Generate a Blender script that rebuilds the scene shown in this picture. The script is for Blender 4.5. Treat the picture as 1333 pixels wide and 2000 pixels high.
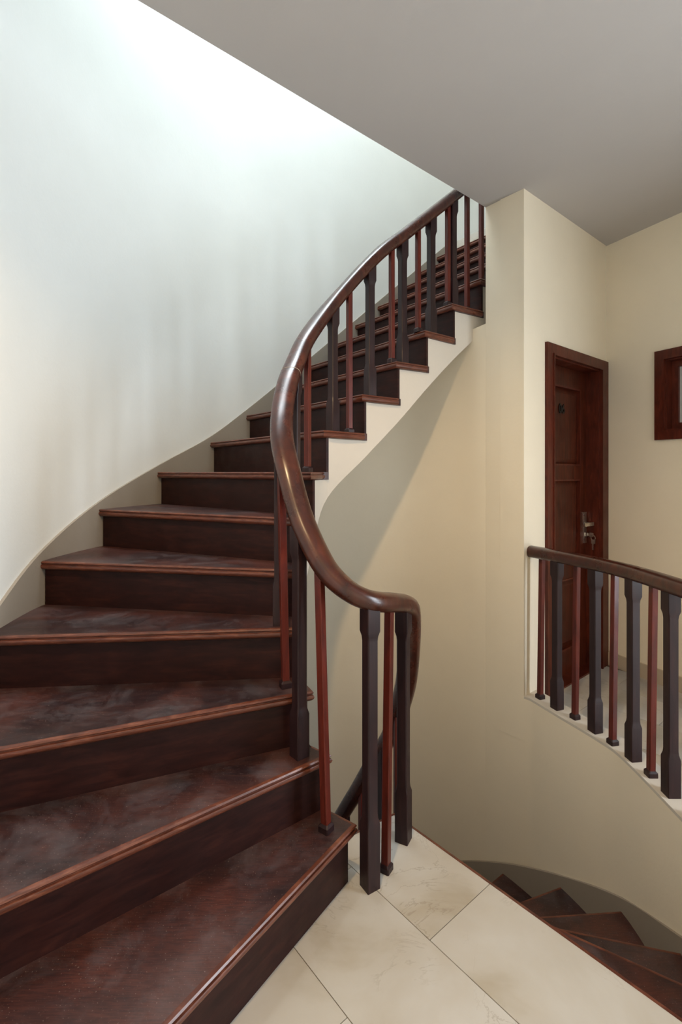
import bpy, bmesh, math, random
from mathutils import Vector, Matrix

random.seed(7)
for o in list(bpy.data.objects):
    bpy.data.objects.remove(o, do_unlink=True)
scene = bpy.context.scene
COL = scene.collection
K = 1.06            # plan units -> metres (everything below is in plan units)
EYE = 1.26          # eye height

# ------------------------------------------------------------------ camera
cam_d = bpy.data.cameras.new('camera')
cam_d.sensor_fit = 'VERTICAL'
cam_d.sensor_height = 36.0
cam_d.sensor_width = 24.0
cam_d.lens = 960.0 / 2000.0 * 36.0
cam_d.shift_y = -78.0 / 2000.0
cam_d.clip_start = 0.02
cam = bpy.data.objects.new('camera', cam_d)
COL.objects.link(cam)
cam.location = (0, 0, EYE * K)
cam.rotation_euler = (math.pi / 2, 0, 0)
scene.camera = cam

# ------------------------------------------------------------------ world, lights, exposure
world = bpy.data.worlds.new('world')
scene.world = world
world.use_nodes = True
world.node_tree.nodes['Background'].inputs[0].default_value = (0.75, 0.85, 1.0, 1)
world.node_tree.nodes['Background'].inputs[1].default_value = 0.6


def area(name, loc, target, sx, sy, power, col, spread=180):
    l = bpy.data.lights.new(name, 'AREA')
    l.shape = 'RECTANGLE'
    l.size, l.size_y = sx * K, sy * K
    l.energy = power
    l.color = col
    l.spread = math.radians(spread)
    o = bpy.data.objects.new(name, l)
    COL.objects.link(o)
    o.location = Vector(loc) * K
    d = Vector(target) - Vector(loc)
    o.rotation_euler = d.to_track_quat('-Z', 'Y').to_euler()
    return o


SKY = (-0.40, 2.50, 6.02)
area('skylight_daylight', (SKY[0], SKY[1], 5.96), (SKY[0], SKY[1], 0), 1.4, 1.1, 128, (0.86, 0.95, 1.0))
area('window_daylight', (2.99, 0.53, 1.12), (1.0, -0.44, 1.0), 1.15, 1.95, 142, (0.82, 0.91, 1.0))
LAMP = (-0.15, 0.62, 2.66)

scene.view_settings.view_transform = 'Standard'
scene.view_settings.look = 'None'
scene.view_settings.exposure = 0.0
scene.view_settings.gamma = 1.0
scene.view_settings.use_curve_mapping = False


# ------------------------------------------------------------------ materials
def newmat(name):
    m = bpy.data.materials.new(name)
    m.use_nodes = True
    nt = m.node_tree
    b = nt.nodes['Principled BSDF']
    return m, nt, b


def ramp(nt, fac, stops):
    r = nt.nodes.new('ShaderNodeValToRGB')
    els = r.color_ramp.elements
    while len(els) < len(stops):
        els.new(0.5)
    for e, (p, c) in zip(els, stops):
        e.position = p
        e.color = (*c, 1) if len(c) == 3 else c
    nt.links.new(fac, r.inputs[0])
    return r.outputs[0]


def noise(nt, vec, scale, detail=4, rough=0.55, dist=0.0):
    n = nt.nodes.new('ShaderNodeTexNoise')
    n.inputs['Scale'].default_value = scale
    n.inputs['Detail'].default_value = detail
    n.inputs['Roughness'].default_value = rough
    n.inputs['Distortion'].default_value = dist
    if vec is not None:
        nt.links.new(vec, n.inputs['Vector'])
    return n.outputs[0]


def coords(nt, scale=(1, 1, 1), rot=(0, 0, 0), out='Object'):
    tc = nt.nodes.new('ShaderNodeTexCoord')
    mp = nt.nodes.new('ShaderNodeMapping')
    mp.inputs['Scale'].default_value = scale
    mp.inputs['Rotation'].default_value = rot
    nt.links.new(tc.outputs[out], mp.inputs[0])
    return mp.outputs[0]


def bump(nt, b, h, strength, dist=0.01):
    bn = nt.nodes.new('ShaderNodeBump')
    bn.inputs['Strength'].default_value = strength
    bn.inputs['Distance'].default_value = dist
    nt.links.new(h, bn.inputs['Height'])
    nt.links.new(bn.outputs[0], b.inputs['Normal'])


def mixc(nt, fac, a, b, mode='MIX'):
    m = nt.nodes.new('ShaderNodeMix')
    m.data_type = 'RGBA'
    m.blend_type = mode
    for i, v in ((0, fac), (6, a), (7, b)):
        if isinstance(v, (int, float)):
            m.inputs[i].default_value = v
        elif isinstance(v, tuple):
            m.inputs[i].default_value = (*v, 1)
        else:
            nt.links.new(v, m.inputs[i])
    return m.outputs[2]


def paint(name, col, var=0.05, rough=0.75, bscale=60, bstr=0.12):
    m, nt, b = newmat(name)
    v = coords(nt)
    n = noise(nt, v, 2.3, 5, 0.6)
    lo = tuple(c * (1 - var) for c in col)
    nt.links.new(ramp(nt, n, [(0.3, lo), (0.7, col)]), b.inputs['Base Color'])
    b.inputs['Roughness'].default_value = rough
    b.inputs['Specular IOR Level'].default_value = 0.25
    bump(nt, b, noise(nt, v, bscale, 3), bstr, 0.004)
    return m


def wood(name, dark, mid, light, scale=(3, 3, 30), rot=(0, 0, 0), rough=0.35, coat=0.15, blotch=0.6, bstr=0.08, spec=0.4):
    m, nt, b = newmat(name)
    v = coords(nt, scale, rot)
    g = noise(nt, v, 3.0, 6, 0.6, 0.6)
    base = ramp(nt, g, [(0.28, dark), (0.52, mid), (0.78, light)])
    v2 = coords(nt)
    bl = noise(nt, v2, 3.5, 4, 0.6)
    f = ramp(nt, bl, [(0.35, (0, 0, 0)), (0.7, (blotch,) * 3)])
    c = mixc(nt, f, base, dark)
    nt.links.new(c, b.inputs['Base Color'])
    r = ramp(nt, noise(nt, v2, 9, 5), [(0.3, (rough * 0.8,) * 3), (0.75, (min(1, rough * 1.35),) * 3)])
    nt.links.new(r, b.inputs['Roughness'])
    b.inputs['Coat Weight'].default_value = coat
    b.inputs['Coat Roughness'].default_value = 0.22
    b.inputs['Specular IOR Level'].default_value = spec
    bump(nt, b, g, bstr, 0.002)
    return m


M = {}
M['wall_cool_lit'] = paint('wall_paint_cool_lit', (0.79, 0.805, 0.785), 0.04)  # off-white wall paint with the cool skylight tint put into its colour
M['wall_warm_lit'] = paint('wall_paint_warm_lit', (0.83, 0.75, 0.605), 0.05)  # same off-white paint, with the warm lamplight tint put into its colour
M['stringer'] = paint('stringer_paint', (0.60, 0.545, 0.47), 0.04)
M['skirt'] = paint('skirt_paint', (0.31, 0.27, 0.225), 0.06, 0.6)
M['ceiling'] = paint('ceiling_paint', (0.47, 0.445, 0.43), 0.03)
M['kerb'] = paint('kerb_paint', (0.60, 0.555, 0.49), 0.12)
M['baseboard'] = paint('baseboard_tile', (0.50, 0.42, 0.32), 0.06, 0.4)
M['riser'] = wood('riser_wood', (0.013, 0.0040, 0.0035), (0.026, 0.0075, 0.006), (0.050, 0.014, 0.009), (3, 3, 16), rough=0.45, coat=0.03, spec=0.16)
M['nosing'] = wood('nosing_wood', (0.050, 0.014, 0.008), (0.12, 0.032, 0.016), (0.24, 0.085, 0.046), (6, 6, 40), rough=0.34, coat=0.25, blotch=0.4)
M['thin'] = wood('baluster_red_wood', (0.050, 0.008, 0.005), (0.100, 0.014, 0.008), (0.16, 0.026, 0.013), (16, 16, 2), rough=0.36, coat=0.12, blotch=0.4, spec=0.25)
M['thick'] = wood('baluster_dark_wood', (0.013, 0.006, 0.007), (0.024, 0.010, 0.011), (0.042, 0.016, 0.014), (16, 16, 2), rough=0.4, coat=0.08, blotch=0.4, spec=0.25)
M['rail'] = wood('handrail_wood', (0.022, 0.006, 0.004), (0.058, 0.014, 0.007), (0.105, 0.026, 0.012), (7, 7, 4), rough=0.28, coat=0.35, blotch=0.55, bstr=0.01, spec=0.35)
M['door'] = wood('door_wood', (0.032, 0.0065, 0.003), (0.068, 0.0125, 0.005), (0.125, 0.024, 0.008), (14, 14, 1.3), rough=0.38, coat=0.08, blotch=0.5, spec=0.2)
M['frame'] = wood('door_frame_wood', (0.045, 0.009, 0.005), (0.088, 0.016, 0.008), (0.14, 0.028, 0.013), (14, 14, 3), rough=0.36, coat=0.1, blotch=0.4, spec=0.22)


def tread_mat():
    m, nt, b = newmat('tread_wood')
    v = coords(nt, (2.2, 9, 9), (0, 0, 0.15))
    g = noise(nt, v, 3.2, 7, 0.62, 0.8)
    v2 = coords(nt)
    base = ramp(nt, g, [(0.3, (0.014, 0.006, 0.007)), (0.5, (0.028, 0.011, 0.011)), (0.75, (0.050, 0.019, 0.015))])
    # worn redder areas
    w = noise(nt, v2, 2.6, 5, 0.6, 0.3)
    red = mixc(nt, ramp(nt, w, [(0.42, (0, 0, 0)), (0.62, (0.85,) * 3)]), base, (0.100, 0.029, 0.019))
    # dust and scuffs, plus a bluish reflected sheen painted into the colour
    d = noise(nt, v2, 5.5, 8, 0.72, 0.5)
    fg = noise(nt, coords(nt, (6, 70, 20), (0, 0, 0.15)), 4.0, 5, 0.7)
    red = mixc(nt, ramp(nt, fg, [(0.38, (0.55,) * 3), (0.62, (0, 0, 0))]), red, (0.012, 0.006, 0.007))
    dust_sheen = mixc(nt, ramp(nt, d, [(0.47, (0, 0, 0)), (0.76, (0.34,) * 3)]), red, (0.15, 0.14, 0.155))
    sp = noise(nt, v2, 210, 2, 0.5)
    spk = mixc(nt, ramp(nt, sp, [(0.66, (0, 0, 0)), (0.76, (0.5,) * 3)]), dust_sheen, (0.30, 0.24, 0.20))
    nt.links.new(spk, b.inputs['Base Color'])
    r = ramp(nt, d, [(0.35, (0.30,) * 3), (0.7, (0.58,) * 3)])
    nt.links.new(r, b.inputs['Roughness'])
    b.inputs['Specular IOR Level'].default_value = 0.45
    b.inputs['Coat Weight'].default_value = 0.1
    b.inputs['Coat Roughness'].default_value = 0.3
    bump(nt, b, g, 0.1, 0.002)
    return m


M['tread'] = tread_mat()


def tile_mat():
    m, nt, b = newmat('marble_tile')
    tc = nt.nodes.new('ShaderNodeTexCoord')
    oi = nt.nodes.new('ShaderNodeObjectInfo')
    add = nt.nodes.new('ShaderNodeVectorMath')
    sc = nt.nodes.new('ShaderNodeVectorMath')
    sc.operation = 'SCALE'
    sc.inputs['Scale'].default_value = 7.0
    nt.links.new(oi.outputs['Random'], sc.inputs[0])
    nt.links.new(tc.outputs['Object'], add.inputs[0])
    nt.links.new(sc.outputs[0], add.inputs[1])
    v = add.outputs[0]
    n = noise(nt, v, 2.6, 5, 0.55, 0.4)
    base = ramp(nt, n, [(0.28, (0.35, 0.29, 0.205)), (0.45, (0.47, 0.43, 0.37)), (0.66, (0.53, 0.505, 0.465))])
    vn = noise(nt, v, 4.2, 7, 0.6, 1.6)
    vein = ramp(nt, vn, [(0.489, (0, 0, 0)), (0.50, (0.5,) * 3), (0.511, (0, 0, 0))])
    fade = noise(nt, v, 3.0, 2)
    vf = mixc(nt, 1.0, vein, ramp(nt, fade, [(0.50, (0, 0, 0)), (0.60, (1, 1, 1))]), 'MULTIPLY')
    c = mixc(nt, vf, base, (0.24, 0.195, 0.14))
    nt.links.new(c, b.inputs['Base Color'])
    b.inputs['Roughness'].default_value = 0.34
    b.inputs['Specular IOR Level'].default_value = 0.4
    return m


M['tile'] = tile_mat()
M['grout'] = paint('grout', (0.20, 0.16, 0.11), 0.2, 0.9)
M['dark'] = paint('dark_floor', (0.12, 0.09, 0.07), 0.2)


def metal(name, col, rough):
    m, nt, b = newmat(name)
    b.inputs['Base Color'].default_value = (*col, 1)
    b.inputs['Metallic'].default_value = 1.0
    n = noise(nt, coords(nt), 40, 3)
    nt.links.new(ramp(nt, n, [(0.3, (rough * 0.8,) * 3), (0.7, (rough * 1.2,) * 3)]), b.inputs['Roughness'])
    return m


M['steel'] = metal('satin_steel', (0.75, 0.70, 0.62), 0.3)
M['black'] = paint('black_plastic', (0.006, 0.006, 0.006), 0.2, 0.4)


def glass_mat():
    m, nt, b = newmat('frosted_glass')
    b.inputs['Base Color'].default_value = (0.42, 0.42, 0.42, 1)
    n = noise(nt, coords(nt), 30, 3)
    nt.links.new(ramp(nt, n, [(0.3, (0.12,) * 3), (0.7, (0.2,) * 3)]), b.inputs['Roughness'])
    b.inputs['Specular IOR Level'].default_value = 0.6
    return m


M['glass'] = glass_mat()


# ------------------------------------------------------------------ mesh helpers
def link(name, me, mat, parent=None):
    o = bpy.data.objects.new(name, me)
    COL.objects.link(o)
    if mat is not None:
        me.materials.clear()
        me.materials.append(M[mat])
    if parent is not None:
        o.parent = parent
        o.matrix_parent_inverse = parent.matrix_world.inverted()
    return o


def mesh(name, verts, faces, mat, parent=None, smooth=None, kind=None):
    """verts are plan units in the scene frame"""
    me = bpy.data.meshes.new(name)
    me.from_pydata([tuple(Vector(v) * K) for v in verts], [], faces)
    bm = bmesh.new()
    bm.from_mesh(me)
    bmesh.ops.remove_doubles(bm, verts=bm.verts, dist=1e-6)
    bmesh.ops.recalc_face_normals(bm, faces=bm.faces)
    bm.to_mesh(me)
    bm.free()
    if smooth is not None:
        me.polygons.foreach_set('use_smooth', [True] * len(me.polygons))
        me.set_sharp_from_angle(angle=math.radians(smooth))
    me.update()
    return link(name, me, mat, parent)


def empty(name, loc=(0, 0, 0)):
    o = bpy.data.objects.new(name, None)
    o.empty_display_size = 0.1
    COL.objects.link(o)
    o.location = Vector(loc) * K
    bpy.context.view_layer.update()
    return o


def tag(o, label, cat, group=None, kind=None):
    o['label'] = label
    o['category'] = cat
    if group:
        o['group'] = group
    if kind:
        o['kind'] = kind
    return o


def prism(poly, z0, z1):
    n = len(poly)
    v = [(p[0], p[1], z0) for p in poly] + [(p[0], p[1], z1) for p in poly]
    f = [tuple(range(n))[::-1], tuple(range(n, 2 * n))]
    for i in range(n):
        j = (i + 1) % n
        f.append((i, j, n + j, n + i))
    return v, f


class MB:
    def __init__(self):
        self.v, self.f = [], []

    def add(self, vf):
        o = len(self.v)
        self.v += list(vf[0])
        self.f += [tuple(i + o for i in q) for q in vf[1]]
        return self

    def box(self, a, b):
        (x0, y0, z0), (x1, y1, z1) = a, b
        return self.add(prism([(x0, y0), (x1, y0), (x1, y1), (x0, y1)], z0, z1))

    def build(self, name, mat, parent=None, smooth=None):
        return mesh(name, self.v, self.f, mat, parent, smooth)


def V2(p):
    return Vector((p[0], p[1]))


def cr(pts, t):
    """Catmull-Rom through pts (tuples of equal length), t in [0, n-1]"""
    n = len(pts)
    i = max(0, min(n - 2, int(math.floor(t))))
    f = t - i
    P = [Vector(pts[j]) if 0 <= j < n else (2 * Vector(pts[0]) - Vector(pts[1]) if j < 0 else 2 * Vector(pts[-1]) - Vector(pts[-2]))
         for j in (i - 1, i, i + 1, i + 2)]
    return 0.5 * ((2 * P[1]) + (P[2] - P[0]) * f + (2 * P[0] - 5 * P[1] + 4 * P[2] - P[3]) * f * f
                  + (3 * P[1] - P[0] - 3 * P[2] + P[3]) * f ** 3)


def crs(pts, per=8):
    n = len(pts)
    return [cr(pts, i / per) for i in range((n - 1) * per + 1)]


def rnorm(a, b):
    d = (V2(b) - V2(a)).normalized()
    return Vector((d.y, -d.x))


def offset(path, dist):
    """offset an open polyline to its right by dist (mitred)"""
    out = []
    n = len(path)
    for i in range(n):
        if i == 0:
            nn = rnorm(path[0], path[1])
            out.append(V2(path[0]) + nn * dist)
        elif i == n - 1:
            nn = rnorm(path[-2], path[-1])
            out.append(V2(path[-1]) + nn * dist)
        else:
            n1, n2 = rnorm(path[i - 1], path[i]), rnorm(path[i], path[i + 1])
            m = (n1 + n2)
            m.normalize()
            c = max(0.35, m.dot(n1))
            out.append(V2(path[i]) + m * (dist / c))
    return out


def ribbon(path, other, z0, z1):
    """solid between two plan polylines of equal length; z0/z1 constants or lists"""
    n = len(path)
    Z0 = z0 if isinstance(z0, list) else [z0] * n
    Z1 = z1 if isinstance(z1, list) else [z1] * n
    v, f = [], []
    for i in range(n):
        a, b = path[i], other[i]
        v += [(a[0], a[1], Z0[i]), (a[0], a[1], Z1[i]), (b[0], b[1], Z1[i]), (b[0], b[1], Z0[i])]
    for i in range(n - 1):
        p, q = 4 * i, 4 * (i + 1)
        for k in range(4):
            l = (k + 1) % 4
            f.append((p + k, p + l, q + l, q + k))
    f.append((0, 1, 2, 3))
    e = 4 * (n - 1)
    f.append((e + 3, e + 2, e + 1, e))
    return v, f


def sweep(path, profile):
    """profile (inset from path to the left, z offset); path of 3D points; mitred in plan"""
    pts2 = [V2(p) for p in path]
    np_ = len(profile)
    v, f = [], []
    offs = {}
    for (ins, dz) in profile:
        if ins not in offs:
            offs[ins] = offset(pts2, -ins)
    for i, p in enumerate(path):
        for (ins, dz) in profile:
            q = offs[ins][i]
            v.append((q.x, q.y, p[2] + dz))
    for i in range(len(path) - 1):
        for k in range(np_):
            l = (k + 1) % np_
            a, b = i * np_, (i + 1) * np_
            f.append((a + k, a + l, b + l, b + k))
    f.append(tuple(range(np_)))
    e = (len(path) - 1) * np_
    f.append(tuple(range(e + np_ - 1, e - 1, -1)))
    return v, f


def tube(path, rw, rh, n=18, power=2.4):
    """superellipse rail along a 3D path; cross-section stays upright"""
    P = [Vector(p) for p in path]
    v, f = [], []
    for i, p in enumerate(P):
        t = (P[min(i + 1, len(P) - 1)] - P[max(i - 1, 0)]).normalized()
        s = t.cross(Vector((0, 0, 1)))
        if s.length < 1e-4:
            s = Vector((1, 0, 0))
        s.normalize()
        u = s.cross(t).normalized()
        for k in range(n):
            a = 2 * math.pi * k / n
            ca, sa = math.cos(a), math.sin(a)
            x = math.copysign(abs(ca) ** (2 / power), ca) * rw
            y = math.copysign(abs(sa) ** (2 / power), sa) * rh
            v.append(tuple(p + s * x + u * y))
    for i in range(len(P) - 1):
        for k in range(n):
            l = (k + 1) % n
            f.append((i * n + k, i * n + l, (i + 1) * n + l, (i + 1) * n + k))
    f.append(tuple(range(n))[::-1])
    e = (len(P) - 1) * n
    f.append(tuple(range(e, e + n)))
    return v, f


# ------------------------------------------------------------------ layout (plan units, z up)
R1, R2 = 0.18, 0.1855
Z = {k: (k * R1 if k <= 7 else EYE + (k - 7) * R2) for k in range(-10, 20)}
I = {1: (.052, 1.51), 2: (-.027, 1.568), 3: (-.087, 1.615), 4: (-.128, 1.70), 5: (-.145, 1.80), 6: (-.140, 1.90),
     7: (-.122, 2.00), 8: (-.076, 2.158), 9: (.1006, 2.328), 10: (.276, 2.455), 11: (.437, 2.555), 12: (.610, 2.69),
     13: (.800, 2.810), 14: (.98, 2.94), 15: (1.16, 3.07), 16: (1.34, 3.20), 17: (1.52, 3.33), 18: (1.70, 3.46), 19: (1.88, 3.59)}
O = {0: (-.43, .22), 1: (-.64, .53), 2: (-.93, .854), 3: (-1.10, 1.187), 4: (-1.165, 1.605), 5: (-1.211, 1.979), 6: (-1.17, 2.37), 7: (-1.035, 2.765),
     8: (-.816, 3.06), 9: (-.62, 3.21), 10: (-.435, 3.34), 11: (-.255, 3.47), 12: (-.075, 3.595), 13: (.105, 3.72), 14: (.285, 3.85),
     15: (.465, 3.98), 16: (.645, 4.11), 17: (.825, 4.24), 18: (1.005, 4.37), 19: (1.185, 4.50), 20: (1.9, 5.02)}
OL = [O[k] for k in range(0, 21)]
LI = {0: (.195, 1.805), -1: (.238, 1.835), -2: (.228, 1.885), -3: (.212, 1.953), -4: (.195, 2.034), -5: (.165, 2.11), -6: (.115, 2.18),
      -7: (.05, 2.24), -8: (-.03, 2.28)}
LO = {0: (1.098, .76), -1: (1.132, 1.285), -2: (1.145, 1.66), -3: (1.148, 2.02), -4: (1.045, 2.35), -5: (.868, 2.65), -6: (.645, 2.885),
      -7: (.38, 3.045), -8: (.08, 3.11)}
C = Vector((.959, 2.575))
E = Vector((.813, 2.760))
U = Vector((.768, .6405)).normalized()
W = Vector((.82, .572)).normalized()
NRM = Vector((-U.y, U.x))           # away from the corridor, through the door wall
C2 = C + U * 1.0253
RW = Vector((.437, -.9)).normalized()
CEIL = 2.746
KERB = 0.085
TOP = 6.0
NT = 0.034                          # tread thickness


def outer(t):
    return cr(OL, t)


# ------------------------------------------------------------------ staircase
PROFILE = [(.014, 0.0), (.010, 0.0), (.0045, -.0015), (.002, -.006), (.004, -.0095), (.0065, -.0108), (.0065, -.0128), (.002, -.0145), (0.0, -.020),
           (.002, -.0265), (.008, -.0325), (.014, -NT)]


def flight(root, ks, In, Out, outer_t, zz, slab_drop, zmin, slab_name):
    slab = MB()
    ap = []
    for k in list(ks) + [ks[-1] + 1]:
        w_ = outer_t(k)
        ap.append(tuple(V2(In[k]) + (w_ - V2(In[k])).normalized() * .022 - rnorm(w_, In[k]) * .038))
    for k in ks:
        z = zz[k]
        # wall side samples from k to k+1
        ws = [outer_t(k + i / 6) for i in range(7)]
        front = [ws[0], V2(In[k]), V2(In[k + 1])]
        nf = rnorm(ws[0], In[k])                    # descending direction
        nn = rnorm(ws[-1], In[k + 1])
        ins = offset(front, -.014)
        back_in = ins[2] - nn * .045
        back_out = ws[-1] - nn * .045
        # body of the tread
        poly = [ins[0], ins[1], ins[2], back_in, back_out] + [w for w in ws[::-1][:-1]]
        # keep the outline simple
        poly = [poly[0], poly[1], poly[2], back_in] + [back_out] + list(reversed(ws[1:]))
        v, f = prism([(p[0], p[1]) for p in poly], z - NT, z)
        t = mesh('tread', v, f, 'tread', root)
        # moulded front edge with a return on the open side
        sidelen = (V2(In[k + 1]) - V2(In[k])).length
        end = V2(In[k + 1]) + (V2(In[k + 1]) - V2(In[k])).normalized() * 0.02
        v, f = sweep([(ws[0].x, ws[0].y, z), (In[k][0], In[k][1], z), (end.x, end.y, z)], PROFILE)
        mesh('nosing', v, f, 'nosing', t, 40)
        # riser under this tread
        a = V2(In[k]) + (ws[0] - V2(In[k])).normalized() * .016
        b = ws[0]
        p1, p2 = a - nf * .026, b - nf * .026
        q1, q2 = a - nf * .040, b - nf * .040
        zb = max(zz[k - 1] if (k - 1) in zz else z - R1, zmin if k > 0 else -9)
        v, f = prism([tuple(p1), tuple(p2), tuple(q2), tuple(q1)], zb, z - NT)
        mesh('riser', v, f, 'riser', root)
        # concrete body below
        n = 6
        A, B, T0 = [], [], []
        a0 = V2(In[k]) + (ws[0] - V2(In[k])).normalized() * .022 - nf * .038
        a1 = V2(In[k + 1]) + (ws[-1] - V2(In[k + 1])).normalized() * .022 - nn * .038
        for i in range(n + 1):
            ff = i / n
            A.append(cr(ap, k - ks[0] + ff))
            B.append(ws[i] - (nf * (1 - ff) + nn * ff) * .038)
        Zb = [max(zmin, zz[k] + (zz[k + 1] - zz[k]) * i / n - slab_drop) for i in range(n + 1)]
        slab.add(ribbon(A, B, Zb, z - NT - .0005))
    s = slab.build(slab_name, 'stringer', root, 28)
    return s


stair = empty('staircase', (I[1][0], I[1][1], 0))
tag(stair, 'dark mahogany winding staircase climbing left and up along the white wall', 'staircase')
flight(stair, range(1, 18), I, O, outer, Z, 0.30, -0.12, 'stair_stringer')

lower = empty('staircase', (LI[0][0], LI[0][1], 0))
tag(lower, 'dark mahogany winding steps going down below the tiled landing edge', 'staircase')
LOL = [LO[k] for k in range(-8, 1)]


def louter(t):
    return cr(LOL, t + 8)


flight(lower, range(-8, 0), LI, LO, louter, Z, 0.30, -9, 'stair_stringer')


# wall samples: left wall is 12 mm behind the skirting
TS = [i / 8 for i in range(0, 8 * 20 + 1)]
left_in = [outer(t) for t in TS]
# path runs from near-left round to the far right; the room is on its right
left_wall = offset([tuple(p) for p in left_in], -.012)
left_back = offset([tuple(p) for p in left_in], -.112)


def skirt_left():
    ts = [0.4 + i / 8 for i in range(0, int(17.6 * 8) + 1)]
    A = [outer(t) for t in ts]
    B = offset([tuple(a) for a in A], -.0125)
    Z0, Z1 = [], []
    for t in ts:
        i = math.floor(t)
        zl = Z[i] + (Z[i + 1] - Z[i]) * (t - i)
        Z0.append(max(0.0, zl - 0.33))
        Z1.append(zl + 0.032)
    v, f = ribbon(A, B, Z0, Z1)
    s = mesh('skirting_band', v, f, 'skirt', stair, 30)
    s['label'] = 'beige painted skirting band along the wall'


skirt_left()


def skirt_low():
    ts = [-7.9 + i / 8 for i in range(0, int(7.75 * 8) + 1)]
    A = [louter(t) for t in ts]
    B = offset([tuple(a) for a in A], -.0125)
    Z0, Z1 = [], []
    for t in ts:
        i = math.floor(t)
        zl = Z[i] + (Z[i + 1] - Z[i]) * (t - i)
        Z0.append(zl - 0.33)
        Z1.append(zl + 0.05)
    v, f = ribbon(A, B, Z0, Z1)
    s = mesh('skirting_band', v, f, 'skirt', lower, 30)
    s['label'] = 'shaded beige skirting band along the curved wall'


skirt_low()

# ------------------------------------------------------------------ walls
v, f = ribbon(left_wall, left_back, -3.3, TOP)
tag(mesh('wall_left', v, f, 'wall_cool_lit', None, 30), 'tall curved white plaster wall behind the staircase', 'wall', kind='structure')

# near part of the left wall, beside and behind the photographer
MBn = MB()
w0 = left_wall[0]
MBn.add(prism([(w0.x, w0.y), (w0.x, -1.65), (w0.x - .1, -1.65), (w0.x - .1, w0.y + .05)], -.2, CEIL))
tag(MBn.build('wall_near', 'wall_cool_lit'), 'white plaster wall beside the first step', 'wall', kind='structure')

# curved wall of the lower well: from the landing round to the crease, then under the stairs
low_pts = [LO[0], LO[-1], LO[-2], LO[-3], (1.118, 2.16), LO[-4], tuple(C)]
low_s = crs(low_pts, 8)
low_s = [Vector(p) for p in low_s]
low_off = offset([tuple(p) for p in low_s], .012)
kerb_back = offset([tuple(p) for p in low_s], .125)
low_off[-1] = V2(C)
kerb_back[-1] = V2(C) + U * .125
v, f = ribbon(low_off, kerb_back, -3.3, KERB - .012)
tag(mesh('wall_stairwell', v, f, 'wall_warm_lit', None, 40), 'curved cream wall of the stairwell below the corridor railing', 'wall', kind='structure')
v, f = ribbon(low_off, kerb_back, KERB - .012, KERB)
tag(mesh('trim_1', v, f, 'kerb', None, 40), 'pale curved kerb under the corridor railing', 'kerb', kind='structure')

# stub wall between well and door
v, f = ribbon([V2(C), V2(E)], [V2(C) + U * .05 + NRM * .05, V2(E) + U * .07], -3.3, CEIL)
tag(mesh('wall_pier', v, f, 'wall_warm_lit'), 'cream wall pier between the stairs and the door', 'wall', kind='structure')
# under-stair wall
und = crs([tuple(E), (.64, 2.905), (.38, 3.065), (.08, 3.125), (-.28, 3.14), (-.62, 3.20)], 8)
und = [V2(p) for p in und]
und_b = offset([tuple(p) for p in und], .07)


def soffit(p):
    t = (V2(p) - V2(I[9])).dot(W) / .2165
    return Z[9] + t * R2 - 0.30 + 0.05


v, f = ribbon(und, und_b, -3.3, [soffit(p) for p in und])
tag(mesh('wall_understair', v, f, 'wall_warm_lit', None, 40), 'shaded cream wall under the upper stairs', 'wall', kind='structure')

# door wall with opening
DT0, DT1 = .2757, .9287           # clear opening along U from C
DTOP = 1.928
T = .14


def dw(t, d):
    p = V2(C) + U * t + NRM * d
    return (p.x, p.y)


b = MB()
b.add(prism([dw(0, 0), dw(DT0, 0), dw(DT0, T), dw(0, T)], -.15, CEIL))
b.add(prism([dw(DT1, 0), dw(1.0253, 0), dw(1.0253 + .1, T), dw(DT1, T)], -.15, CEIL))
b.add(prism([dw(DT0, 0), dw(DT1, 0), dw(DT1, T), dw(DT0, T)], DTOP, CEIL))
tag(b.build('wall_back', 'wall_warm_lit'), 'cream corridor wall that holds the mahogany door', 'wall', kind='structure')

# right wall with a window opening
RWN = Vector((-RW.y, RW.x))       # outward (away from the corridor)
if RWN.x < 0:
    RWN = -RWN
WS0, WS1, WZ0, WZ1 = .3226 + .02, 1.30, 1.47, 1.957
RLEN = 5.38


def rw(s, d):
    p = C2 + RW * s + RWN * d
    return (p.x, p.y)


b = MB()
T2 = .12
b.add(prism([rw(-.15, 0.0), rw(WS0, 0), rw(WS0, T2), rw(-.15, T2)], -.15, CEIL))
BS0, BS1, BZ = 2.38, 3.62, 2.2
b.add(prism([rw(WS1, 0), rw(BS0, 0), rw(BS0, T2), rw(WS1, T2)], -.15, CEIL))
b.add(prism([rw(BS1, 0), rw(RLEN, 0), rw(RLEN, T2), rw(BS1, T2)], -.15, CEIL))
b.add(prism([rw(BS0, 0), rw(BS1, 0), rw(BS1, T2), rw(BS0, T2)], BZ, CEIL))
b.add(prism([rw(BS0, 0), rw(BS1, 0), rw(BS1, T2), rw(BS0, T2)], -.15, 0))
b.add(prism([rw(WS0, 0), rw(WS1, 0), rw(WS1, T2), rw(WS0, T2)], -.15, WZ0))
b.add(prism([rw(WS0, 0), rw(WS1, 0), rw(WS1, T2), rw(WS0, T2)], WZ1, CEIL))
tag(b.build('wall_right', 'wall_warm_lit'), 'cream corridor wall on the right with a small window', 'wall', kind='structure')

# wall behind the photographer
b = MB()
XB0, XB1 = w0.x - .1, rw(RLEN, 0)[0] + .1
b.box((XB0, -1.75, -.15), (XB1, -1.63, CEIL))
tag(b.build('wall_front', 'wall_warm_lit'), 'cream wall behind the viewer', 'wall', kind='structure')
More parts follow.
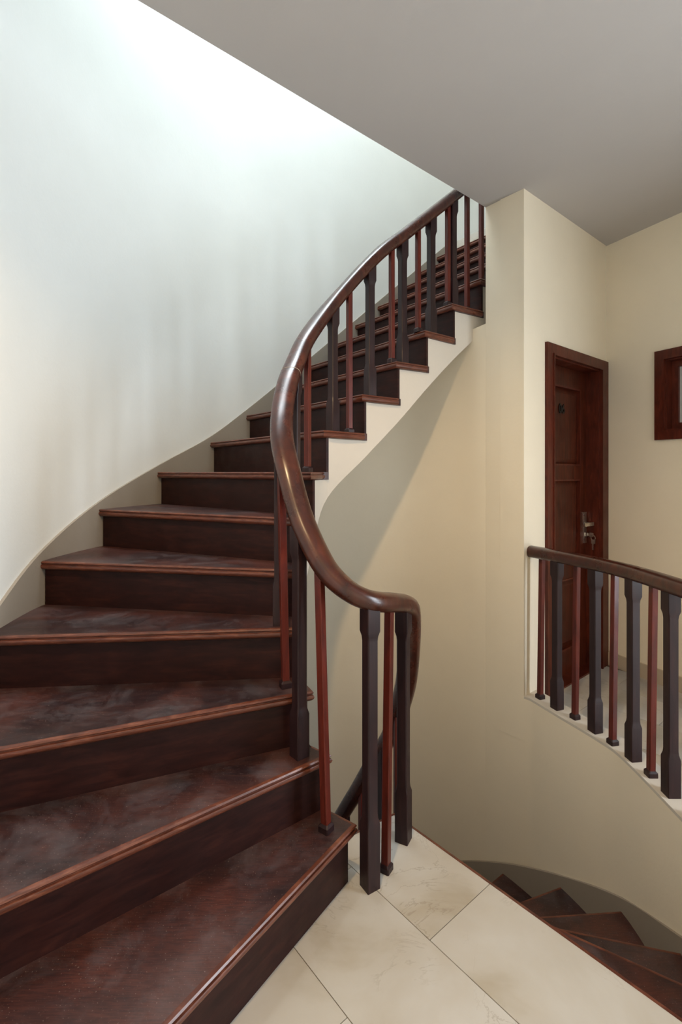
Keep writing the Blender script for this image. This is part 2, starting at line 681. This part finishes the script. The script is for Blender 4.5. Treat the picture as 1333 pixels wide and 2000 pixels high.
# glazed balcony door further along the right wall (out of view): the corridor's daylight
gd = empty('window_2', (*rw(3.0, .06), 0))
tag(gd, 'tall glazed balcony door in the right wall, out of view', 'window', kind='structure')
b = MB()
for (s0, s1, z0, z1) in ((BS0, BS0 + .06, 0, BZ), (BS1 - .06, BS1, 0, BZ), (BS0 + .06, BS1 - .06, 0, .08), (BS0 + .06, BS1 - .06, BZ - .06, BZ), (2.97, 3.03, .08, BZ - .06)):
    b.add(prism([rw(s0, .02), rw(s1, .02), rw(s1, .1), rw(s0, .1)], z0, z1))
b.build('window_frame', 'frame', gd)
for (s0, s1) in ((BS0 + .06, 2.97), (3.03, BS1 - .06)):
    MB().add(prism([rw(s0, .055), rw(s1, .055), rw(s1, .061), rw(s0, .061)], .08, BZ - .06)).build('pane', 'glass', gd)

# ------------------------------------------------------------------ slabs, floors, ceiling
PL = E - U * 2.62
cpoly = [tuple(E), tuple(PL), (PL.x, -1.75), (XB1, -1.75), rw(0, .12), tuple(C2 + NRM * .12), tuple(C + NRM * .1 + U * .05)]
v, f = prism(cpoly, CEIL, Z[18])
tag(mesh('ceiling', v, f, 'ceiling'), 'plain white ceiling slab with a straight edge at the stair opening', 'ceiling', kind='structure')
# parapet wall of the upper floor along the opening, and the side of the upper flight
pp = [PL, V2(E)]
v, f = ribbon(pp, offset([tuple(p) for p in pp], .08), Z[18], TOP)
tag(mesh('wall_upper_side', v, f, 'wall_cool_lit'), 'white upper wall along the stair opening', 'wall', kind='structure')
pp = [V2(E) + Vector((.012, .03)), V2(E) + Vector((.012, .03)) + W * 2.1]
v, f = ribbon(pp, offset([tuple(p) for p in pp], .03), 1.2, TOP)
tag(mesh('wall_upper_flank', v, f, 'wall_warm_lit'), 'cream wall beside the top of the stairs', 'wall', kind='structure')
pe = [V2(O[20]) + Vector((-.06, .08)), V2(E) + W * 2.2 + Vector((.05, -.08))]
v, f = ribbon(pe, offset([tuple(p) for p in pe], -.1), 2.6, TOP)
tag(mesh('wall_upper_end', v, f, 'wall_cool_lit'), 'pale end wall above the top step', 'wall', kind='structure')
q = [outer(18.0), V2(I[18]), V2(E) + W * 2.1, V2(O[20]), outer(19)]
v, f = prism([(p[0], p[1]) for p in q], Z[18] - .15, Z[18])
fu = mesh('floor_upper', v, f, 'tile')
tag(fu, 'upper landing floor at the head of the stairs', 'floor', kind='structure')
topn = mesh('nosing', *sweep([(outer(18).x, outer(18).y, Z[18] + .002), (I[18][0], I[18][1], Z[18] + .002), (I[19][0], I[19][1], Z[18] + .002)], PROFILE), 'nosing', stair, 40)
aa, bb = V2(I[18]), outer(18)
nf = rnorm(bb, aa)
v, f = prism([tuple(aa - nf * .026), tuple(bb - nf * .026), tuple(bb - nf * .04), tuple(aa - nf * .04)], Z[17], Z[18] - NT)
mesh('riser', v, f, 'riser', stair)

# roof with skylight opening
rx0, rx1, ry0, ry1 = SKY[0] - .8, SKY[0] + .8, SKY[1] - .6, SKY[1] + .6
b = MB()
X0, X1, Y0, Y1 = -1.6, 2.9, .2, 5.4
b.box((X0, Y0, TOP), (rx0, Y1, TOP + .12)).box((rx1, Y0, TOP), (X1, Y1, TOP + .12))
b.box((rx0, Y0, TOP), (rx1, ry0, TOP + .12)).box((rx0, ry1, TOP), (rx1, Y1, TOP + .12))
tag(b.build('ceiling_upper', 'ceiling'), 'white roof slab high above the stairs', 'ceiling', kind='structure')
sk = empty('window_3', (SKY[0], SKY[1], TOP))
tag(sk, 'roof skylight above the stairwell', 'window', kind='structure')
b = MB()
b.box((rx0, ry0, TOP), (rx0 + .05, ry1, TOP + .15)).box((rx1 - .05, ry0, TOP), (rx1, ry1, TOP + .15)).box((rx0 + .05, ry0, TOP), (rx1 - .05, ry0 + .05, TOP + .15)).box((rx0 + .05, ry1 - .05, TOP), (rx1 - .05, ry1, TOP + .15))
b.build('skylight_frame', 'frame', sk)
MB().box((rx0 + .05, ry0 + .05, TOP + .1), (rx1 - .05, ry1 - .05, TOP + .11)).build('pane', 'glass', sk)

# floor: landing + corridor
kb = [tuple(p) for p in kerb_back]
fpoly = [LI[0], LO[0]] + kb[0:] + [tuple(C2), rw(RLEN, 0), (w0.x, -1.63), (w0.x, w0.y)]
fpoly += [tuple(outer(t)) for t in (0.5, 1.0, 1.5, 2.0)] + [(-.35, 1.30), (-.05, 1.645), (.042, 1.704)]
v, f = prism(fpoly, -.14, -.002)
floor = mesh('floor', v, f, 'grout')
tag(floor, 'cream marble tiled floor of the landing and corridor', 'floor', kind='structure')


def clip(poly, a, b, c):
    """keep a*x+b*y<=c"""
    out = []
    n = len(poly)
    for i in range(n):
        p, q = poly[i], poly[(i + 1) % n]
        dp, dq = a * p[0] + b * p[1] - c, a * q[0] + b * q[1] - c
        if dp <= 0:
            out.append(p)
        if (dp < 0 < dq) or (dq < 0 < dp):
            t = dp / (dp - dq)
            out.append((p[0] + (q[0] - p[0]) * t, p[1] + (q[1] - p[1]) * t))
    return out


def parea(p):
    return 0.5 * sum(p[i][0] * p[(i + 1) % len(p)][1] - p[(i + 1) % len(p)][0] * p[i][1] for i in range(len(p)))


VV = Vector((-.641, .7675)).normalized()
UU = Vector((VV.y, -VV.x))
JX = Vector((.239, 1.323))             # tile junction seen on the landing
TW, TL, GAP = .292, .584, .0022
for i in range(-9, 18):
    u0 = JX.dot(UU) + i * TW
    shift = 0.0 if i % 2 == 0 else .32
    for j in range(-9, 9):
        v0 = JX.dot(VV) + j * TL + shift
        p = list(fpoly)
        for (a, bq, c) in ((UU.x, UU.y, u0 + TW - GAP / 2), (-UU.x, -UU.y, -(u0 + GAP / 2)), (VV.x, VV.y, v0 + TL - GAP / 2), (-VV.x, -VV.y, -(v0 + GAP / 2))):
            p = clip(p, a, bq, c)
            if len(p) < 3:
                break
        if len(p) < 3 or abs(parea(p)) < .004:
            continue
        # drop near duplicates
        q = []
        for pt in p:
            if not q or (V2(pt) - V2(q[-1])).length > 1e-4:
                q.append(pt)
        if (V2(q[0]) - V2(q[-1])).length < 1e-4:
            q.pop()
        if len(q) < 3:
            continue
        vv, ff = prism(q, -.006, 0.0)
        mesh('tile', vv, ff, 'tile', floor)

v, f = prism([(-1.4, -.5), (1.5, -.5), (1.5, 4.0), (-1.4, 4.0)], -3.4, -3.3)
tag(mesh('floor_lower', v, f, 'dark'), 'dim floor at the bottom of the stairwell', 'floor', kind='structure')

# wooden nosing strip on the landing edge and its riser
v, f = sweep([(LO[0][0], LO[0][1], .001), (LI[0][0], LI[0][1], .001), (.02, 1.69, .001)], [(a - .014, z) for a, z in PROFILE])
tag(mesh('trim_2', v, f, 'nosing', None, 40), 'thin mahogany nosing along the edge of the tiled landing', 'trim', kind='structure')
aa, bb = V2(LI[0]), V2(LO[0])
nf = rnorm(bb, aa)
v, f = prism([tuple(aa + nf * .003), tuple(bb + nf * .003), tuple(bb - nf * .012), tuple(aa - nf * .012)], Z[-1], -.14)
mesh('riser', v, f, 'riser', lower)

# baseboard along the right wall
BB = MB()
BB.add(prism([rw(0.0, 0), rw(BS0, 0), rw(BS0, -.012), rw(0.0, -.012)], 0, .088))
tag(BB.build('baseboard_right', 'baseboard'), 'beige tiled baseboard along the right corridor wall', 'baseboard', kind='structure')

# ------------------------------------------------------------------ railings
def ring(hw, ch, z):
    a, b = hw, hw - ch
    return [(a, -b, z), (a, b, z), (b, a, z), (-b, a, z), (-a, b, z), (-a, -b, z), (-b, -a, z), (b, -a, z)]


def stack(secs):
    v, f = [], []
    for s in secs:
        v += ring(*s)
    for i in range(len(secs) - 1):
        for k in range(8):
            l = (k + 1) % 8
            f.append((8 * i + k, 8 * i + l, 8 * i + 8 + l, 8 * i + 8 + k))
    f.append(tuple(range(8))[::-1])
    e = 8 * (len(secs) - 1)
    f.append(tuple(range(e, e + 8)))
    return v, f


def place(vf, foot, top, ang):
    """local +z column from foot to top (sheared so ends stay level)"""
    foot, top = Vector(foot), Vector(top)
    L = top.z - foot.z
    ca, sa = math.cos(ang), math.sin(ang)
    out = []
    for (x, y, z) in vf[0]:
        out.append((foot.x + ca * x - sa * y + (top.x - foot.x) * z / L, foot.y + sa * x + ca * y + (top.y - foot.y) * z / L, foot.z + z))
    return out, vf[1]


def post(root, foot, top, ang, size=1.0, base=.135):
    L = top[2] - foot[2]
    s = size
    blk, sh = .0232 * s, .0184 * s
    b0, b1 = base, L - .085
    secs = [(blk, .002, 0), (blk, .002, b0), (sh + .001, .003, b0 + .016), (sh, .0036, b0 + .03), (sh, .0036, b1 - .026), (sh + .001, .003, b1 - .012), (blk, .002, b1 + .004), (blk, .002, L)]
    v, f = place(stack(secs), foot, top, ang)
    return mesh('baluster_post', v, f, 'thick', root, 25)


def spindle(root, foot, top, ang, size=1.0):
    L = top[2] - foot[2]
    h = .0122 * size
    v, f = place(stack([(h, .002, 0), (h, .002, L)]), foot, top, ang)
    o = mesh('baluster', v, f, 'thin', root, 25)
    hb = .0185 * size
    secs = [(hb, .003, 0), (hb, .003, .017), (hb - .006, .003, .024)]
    v, f = place(stack(secs), foot, (foot[0], foot[1], foot[2] + 1), ang)
    mesh('foot_block', v, f, 'thick', o, 25)
    return o


# main handrail: centre line, upper end first
INS = V2(I[9]) + Vector((-W.y, W.x)) * .058
UPS = .2165


def line9(t):                        # t in treads from step 9 along the straight flight
    p = INS + W * (t * UPS)
    return (p.x, p.y, Z[9] + t * R2 + .59)


rail_pts = [line9(t) for t in (5.5, 4.5, 3.5, 2.5, 1.5, .6)]
rail_pts += [(-.040, 2.30, 2.045), (-.145, 2.125, 1.842), (-.186, 2.02, 1.712), (-.208, 1.93, 1.615), (-.2165, 1.845, 1.518), (-.2135, 1.765, 1.432), (-.200, 1.695, 1.348),
             (-.172, 1.635, 1.255), (-.132, 1.580, 1.128), (-.090, 1.535, 1.038), (-.040, 1.499, .958), (.020, 1.480, .905), (.075, 1.492, .874), (.125, 1.535, .854), (.170, 1.602, .835),
             (.212, 1.675, .812), (.237, 1.727, .780), (.249, 1.780, .708), (.255, 1.845, .580), (.252, 1.91, .440), (.236, 1.99, .300), (.215, 2.07, .165), (.155, 2.17, -.002), (.085, 2.28, -.20),
             (.005, 2.38, -.40), (-.09, 2.47, -.62), (-.22, 2.55, -.85)]
rs = crs(rail_pts, 7)
railing = empty('stair_railing', (.09, 1.49, 0))
tag(railing, 'curved mahogany stair railing winding up the inner edge of the stairs', 'railing')
v, f = tube(rs, .041, .031)
mesh('handrail', v, f, 'rail', railing, 60)


def rail_joint(i):
    p, q_ = rs[i], rs[i] + (rs[i + 1] - rs[i]).normalized() * .0022
    v_, f_ = tube([p, q_], .0414, .0314)
    mesh('rail_joint', v_, f_, 'skirt', railing, 60)


idx_j = min(range(len(rs)), key=lambda i: (rs[i][0] + .20) ** 2 + (rs[i][1] - 1.975) ** 2 + (rs[i][2] - 1.66) ** 2)
rail_joint(idx_j)


def rail_z(x, y, lo=-9, hi=9):
    best = min((p for p in rs if lo <= p[2] <= hi), key=lambda p: (p[0] - x) ** 2 + (p[1] - y) ** 2)
    return best[2]


def tangent(x, y, lo=-9, hi=9):
    idx = min((i for i in range(len(rs)) if lo <= rs[i][2] <= hi), key=lambda i: (rs[i][0] - x) ** 2 + (rs[i][1] - y) ** 2)
    a, b_ = rs[max(idx - 1, 0)], rs[min(idx + 1, len(rs) - 1)]
    return math.atan2(b_[1] - a[1], b_[0] - a[0])


def put(kind, x, y, z0, dx=0.0, dy=0.0, lo=-9, hi=9, size=1.0, **kw):
    zt = rail_z(x + dx, y + dy, lo, hi) - .012
    fn = post if kind == 'T' else spindle
    return fn(railing, (x, y, z0), (x + dx, y + dy, zt), tangent(x + dx, y + dy, lo, hi), size, **kw)


# on the landing
put('T', .088, 1.495, 0, lo=.79, size=1.0, base=.195)
put('t', .142, 1.556, 0, .012, .012, lo=.8)
put('T', .214, 1.685, 0, lo=.79, size=1.0, base=.165)
# on the winders
put('t', -.045, 1.482, Z[1], -.022, .022, lo=.85)
put('T', -.132, 1.56, Z[2], lo=.85)
put('t', -.186, 1.648, Z[3], -.018, .02, lo=.85)
put('T', -.219, 1.745, Z[4], lo=.85)
put('t', -.222, 1.85, Z[5], lo=.85)
put('T', -.186, 1.965, Z[6], .0, .03, lo=.85)
put('t', -.143, 2.10, Z[7], lo=.85)
put('T', -.038, 2.29, Z[8], lo=.85)
put('t', .040, 2.352, Z[8], lo=.85)


for kind, t, k in (('T', .43, 9), ('t', 1.08, 10), ('T', 1.42, 10), ('t', 1.93, 11), ('T', 2.38, 11), ('t', 2.98, 12), ('T', 3.16, 12), ('t', 3.72, 12), ('t', 4.30, 13)):
    p = INS + W * (t * UPS)
    put(kind, p.x, p.y, Z[k], lo=.85)
# lower flight
put('t', .226, 1.98, Z[-2], hi=.6)
put('T', .178, 2.11, Z[-4], hi=.6)
put('t', .095, 2.265, Z[-5], hi=.6)
put('T', .012, 2.37, Z[-6], hi=.6)

# corridor railing
cr_root = empty('corridor_railing', (1.19, 1.79, KERB))
tag(cr_root, 'mahogany corridor railing on the pale kerb in front of the door', 'railing')
kc = offset([tuple(p) for p in low_s], .056)
feet = [('t', 1.036, 2.555), ('T', 1.075, 2.445), ('t', 1.117, 2.345), ('T', 1.153, 2.228), ('t', 1.175, 2.125), ('T', 1.197, 2.012), ('t', 1.200, 1.902), ('T', 1.202, 1.79), ('t', 1.198, 1.67), ('T', 1.194, 1.55),
        ('t', 1.189, 1.43), ('T', 1.180, 1.31), ('t', 1.168, 1.19), ('T', 1.155, 1.07)]
cpts = [(1.010, 2.618, .838)] + [(x, y, .840 + .012 * min(1, (2.6 - y))) for (_, x, y) in feet[1::2]]
crs_ = crs(cpts, 8)
v, f = tube(crs_, .037, .031)
mesh('handrail', v, f, 'rail', cr_root, 60)
for n, (kind, x, y) in enumerate(feet):
    idx = min(range(len(crs_)), key=lambda i: (crs_[i][0] - x) ** 2 + (crs_[i][1] - y) ** 2)
    a, b_ = crs_[max(idx - 1, 0)], crs_[min(idx + 1, len(crs_) - 1)]
    ang = math.atan2(b_[1] - a[1], b_[0] - a[0])
    if kind == 'T':
        post(cr_root, (x, y, KERB), (x, y, crs_[idx][2] - .012), ang)
    else:
        spindle(cr_root, (x, y, KERB), (x + .01, y, crs_[idx][2] - .012), ang)

# ------------------------------------------------------------------ door
door = empty('door_1', (*dw(.6, 0), 0))
tag(door, 'narrow mahogany panelled door at the end of the corridor', 'door', kind='structure')


def dbox(t0, t1, d0, d1, z0, z1):
    return prism([dw(t0, d0), dw(t1, d0), dw(t1, d1), dw(t0, d1)], z0, z1)


# casing with a stepped inner bead
cs = MB()
cs.add(dbox(.2188, DT0 + .012, -.018, 0, 0, DTOP + .05)).add(dbox(DT1 - .012, 1.012, -.018, 0, 0, DTOP + .05)).add(dbox(DT0 + .012, DT1 - .012, -.018, 0, DTOP - .012, DTOP + .05))
cs.add(dbox(DT0 + .004, DT0 + .014, -.024, 0, 0, DTOP - .008)).add(dbox(DT1 - .014, DT1 - .004, -.024, 0, 0, DTOP - .008)).add(dbox(DT0 + .004, DT1 - .004, -.024, 0, DTOP - .014, DTOP - .004))
cs.build('door_casing', 'frame', door)
jb = MB()
jb.add(dbox(DT0, DT0 + .022, 0, T, 0, DTOP)).add(dbox(DT1 - .022, DT1, 0, T, 0, DTOP)).add(dbox(DT0 + .022, DT1 - .022, 0, T, DTOP - .022, DTOP))
jb.build('door_jamb', 'frame', door)
MB().add(dbox(DT0 + .022, DT1 - .022, 0, T, -.02, .010)).build('threshold', 'frame', door)
L0, L1, LD = DT0 + .023, DT1 - .023, .078
LZ0, LZ1 = .010, DTOP - .024
st = .085
rails = [(LZ0, .16), (.60, .70), (1.215, 1.30), (LZ1 - .115, LZ1)]
lf = MB()
lf.add(dbox(L0, L0 + st, LD, LD + .04, LZ0, LZ1)).add(dbox(L1 - st, L1, LD, LD + .04, LZ0, LZ1))
for z0, z1 in rails:
    lf.add(dbox(L0 + st, L1 - st, LD, LD + .04, z0, z1))
leaf = lf.build('door_leaf', 'door', door)
for a, b_ in zip(rails[:-1], rails[1:]):
    z0, z1 = a[1], b_[0]
    t0, t1 = L0 + st, L1 - st
    # raised panel with sloped margin
    m = .045
    def P(t, d, z):
        p = dw(t, d)
        return (p[0], p[1], z)
    vv = [P(t0, LD + .022, z0), P(t1, LD + .022, z0), P(t1, LD + .022, z1), P(t0, LD + .022, z1),
          P(t0 + m, LD + .008, z0 + m), P(t1 - m, LD + .008, z0 + m), P(t1 - m, LD + .008, z1 - m), P(t0 + m, LD + .008, z1 - m)]
    ff = [(0, 1, 5, 4), (1, 2, 6, 5), (2, 3, 7, 6), (3, 0, 4, 7), (4, 5, 6, 7), (3, 2, 1, 0)]
    mesh('panel', vv, ff, 'door', leaf)
    mo = MB()
    w_ = .011
    mo.add(dbox(t0, t0 + w_, LD - .004, LD + .022, z0, z1)).add(dbox(t1 - w_, t1, LD - .004, LD + .022, z0, z1)).add(dbox(t0 + w_, t1 - w_, LD - .004, LD + .022, z0, z0 + w_)).add(dbox(t0 + w_, t1 - w_, LD - .004, LD + .022, z1 - w_, z1))
    mo.build('moulding', 'frame', leaf)


# door number, flat dark digits standing slightly proud
def digit_mesh(ch, t, z, h):
    cu = bpy.data.curves.new('digit', 'FONT')
    cu.body = ch
    cu.size = h * 1.4 * K
    cu.extrude = .003
    cu.align_x = 'CENTER'
    cu.offset = .0025
    o = bpy.data.objects.new('tmp', cu)
    COL.objects.link(o)
    bpy.context.view_layer.update()
    me = bpy.data.meshes.new_from_object(o.evaluated_get(bpy.context.evaluated_depsgraph_get()))
    bpy.data.objects.remove(o)
    p = dw(t, LD + .006)
    X = Vector((U.x, U.y, 0))
    Nz = Vector((-NRM.x, -NRM.y, 0))
    mat = Matrix((( X.x, 0, Nz.x, p[0] * K), (X.y, 0, Nz.y, p[1] * K), (0, 1, 0, z * K), (0, 0, 0, 1)))
    me.transform(mat)
    d = link('door_number', me, 'black', leaf)
    d['label'] = 'dark digits on the upper panel'


digit_mesh('06', .585, 1.622, .056)

# lever handle
hx = L1 - .028
hb = MB()
hb.add(dbox(hx - .016, hx + .016, LD - .008, LD, .80, 1.0))
plate = hb.build('handle_plate', 'steel', leaf)
plate['label'] = 'satin steel lock plate'
lv = MB()
lv.add(dbox(hx - .009, hx + .009, LD - .05, LD - .008, .918, .936))
lv.add(prism([dw(hx + .010, LD - .058), dw(hx + .010, LD - .044), dw(hx - .105, LD - .040), dw(hx - .105, LD - .052)], .916, .938))
lever = lv.build('lever', 'steel', leaf)
lever['label'] = 'satin steel lever handle'
cy = MB()
cy.add(dbox(hx - .008, hx + .008, LD - .022, LD - .008, .845, .868))
cy.build('lock_cylinder', 'steel', leaf)

# keys hanging in the lock
keys = empty('key_bunch', (*dw(hx, LD - .035), .856))
tag(keys, 'small bunch of steel keys hanging in the door lock', 'keys')
kp = MB()
kp.add(dbox(hx - .0015, hx + .0015, LD - .034, LD - .0225, .849, .864)).add(dbox(hx - .002, hx + .002, LD - .058, LD - .034, .844, .869))
kp.build('key', 'steel', keys)
ringpts = []
for i in range(25):
    a = 2 * math.pi * i / 24
    p = dw(hx + .003 * math.cos(a), LD - .056 + .014 * math.cos(a))
    ringpts.append((p[0], p[1], .838 + .016 * math.sin(a)))
v, f = tube(ringpts, .0016, .0016, 6)
mesh('key_ring', v, f, 'steel', keys, 60)
for (dt, tilt) in ((-.004, .0), (.006, .006)):
    kk = MB()
    kk.add(prism([dw(hx + dt, LD - .066), dw(hx + dt + .002, LD - .066), dw(hx + dt + .002, LD - .046), dw(hx + dt, LD - .046)], .800, .826))
    kk.add(prism([dw(hx + dt, LD - .060 + tilt), dw(hx + dt + .002, LD - .060 + tilt), dw(hx + dt + .002, LD - .052 + tilt), dw(hx + dt, LD - .052 + tilt)], .760, .800))
    kk.build('key', 'steel', keys)

# ------------------------------------------------------------------ small corridor window
win = empty('window_1', (*rw(.8, 0), WZ0))
tag(win, 'small mahogany framed window high on the right corridor wall', 'window', kind='structure')


def wbox(s0, s1, d0, d1, z0, z1):
    return prism([rw(s0, d0), rw(s1, d0), rw(s1, d1), rw(s0, d1)], z0, z1)


def frame(s0, s1, z0, z1, w_, d0, d1):
    m = MB()
    m.add(wbox(s0, s0 + w_, d0, d1, z0, z1)).add(wbox(s1 - w_, s1, d0, d1, z0, z1)).add(wbox(s0 + w_, s1 - w_, d0, d1, z0, z0 + w_)).add(wbox(s0 + w_, s1 - w_, d0, d1, z1 - w_, z1))
    return m


frame(.3226, 1.32, 1.45, 1.977, .055, -.018, 0).build('window_casing', 'frame', win)
frame(WS0 + .001, WS1 - .001, WZ0 + .001, WZ1 - .001, .042, 0, .09).build('window_frame', 'frame', win)
sash = frame(WS0 + .044, WS1 - .044, WZ0 + .044, WZ1 - .044, .035, .045, .08).build('sash', 'frame', win)
m_ = MB()
m_.add(wbox(WS0 + .08, WS1 - .08, .06, .066, WZ0 + .08, WZ1 - .08))
m_.build('pane', 'glass', sash)

# ceiling lamp of the landing, above the photographer
lamp = empty('ceiling_lamp', (LAMP[0], LAMP[1], CEIL))
tag(lamp, 'small round ceiling lamp above the landing behind the view', 'lamp')


def disc(cx, cy, r0, r1, z0, z1, n=24):
    vv = [(cx + r0 * math.cos(2 * math.pi * i / n), cy + r0 * math.sin(2 * math.pi * i / n), z0) for i in range(n)]
    vv += [(cx + r1 * math.cos(2 * math.pi * i / n), cy + r1 * math.sin(2 * math.pi * i / n), z1) for i in range(n)]
    ff = [tuple(range(n))[::-1], tuple(range(n, 2 * n))] + [(i, (i + 1) % n, n + (i + 1) % n, n + i) for i in range(n)]
    return vv, ff


mesh('base', *disc(LAMP[0], LAMP[1], .06, .075, CEIL - .03, CEIL), 'ceiling', lamp, 40)
mg, ntg, bg = newmat('lamp_diffuser')
bg.inputs['Base Color'].default_value = (.9, .85, .75, 1)
bg.inputs['Emission Color'].default_value = (1.0, 0.75, 0.45, 1)
bg.inputs['Emission Strength'].default_value = 6.0
M['diffuser'] = mg
mesh('diffuser', *disc(LAMP[0], LAMP[1], .04, .055, CEIL - .045, CEIL - .03), 'diffuser', lamp, 40)
lg = bpy.data.lights.new('lamp_bulb', 'SPOT')
lg.energy = 112
lg.color = (1.0, 0.69, 0.37)
lg.spot_size = math.radians(146)
lg.spot_blend = 0.6
lg.shadow_soft_size = .05
lo_ = bpy.data.objects.new('lamp_bulb', lg)
COL.objects.link(lo_)
lo_.location = Vector((LAMP[0], LAMP[1], CEIL - .09)) * K
lo_.rotation_euler = Vector((.16, .25, -2.66)).to_track_quat('-Z', 'Y').to_euler()
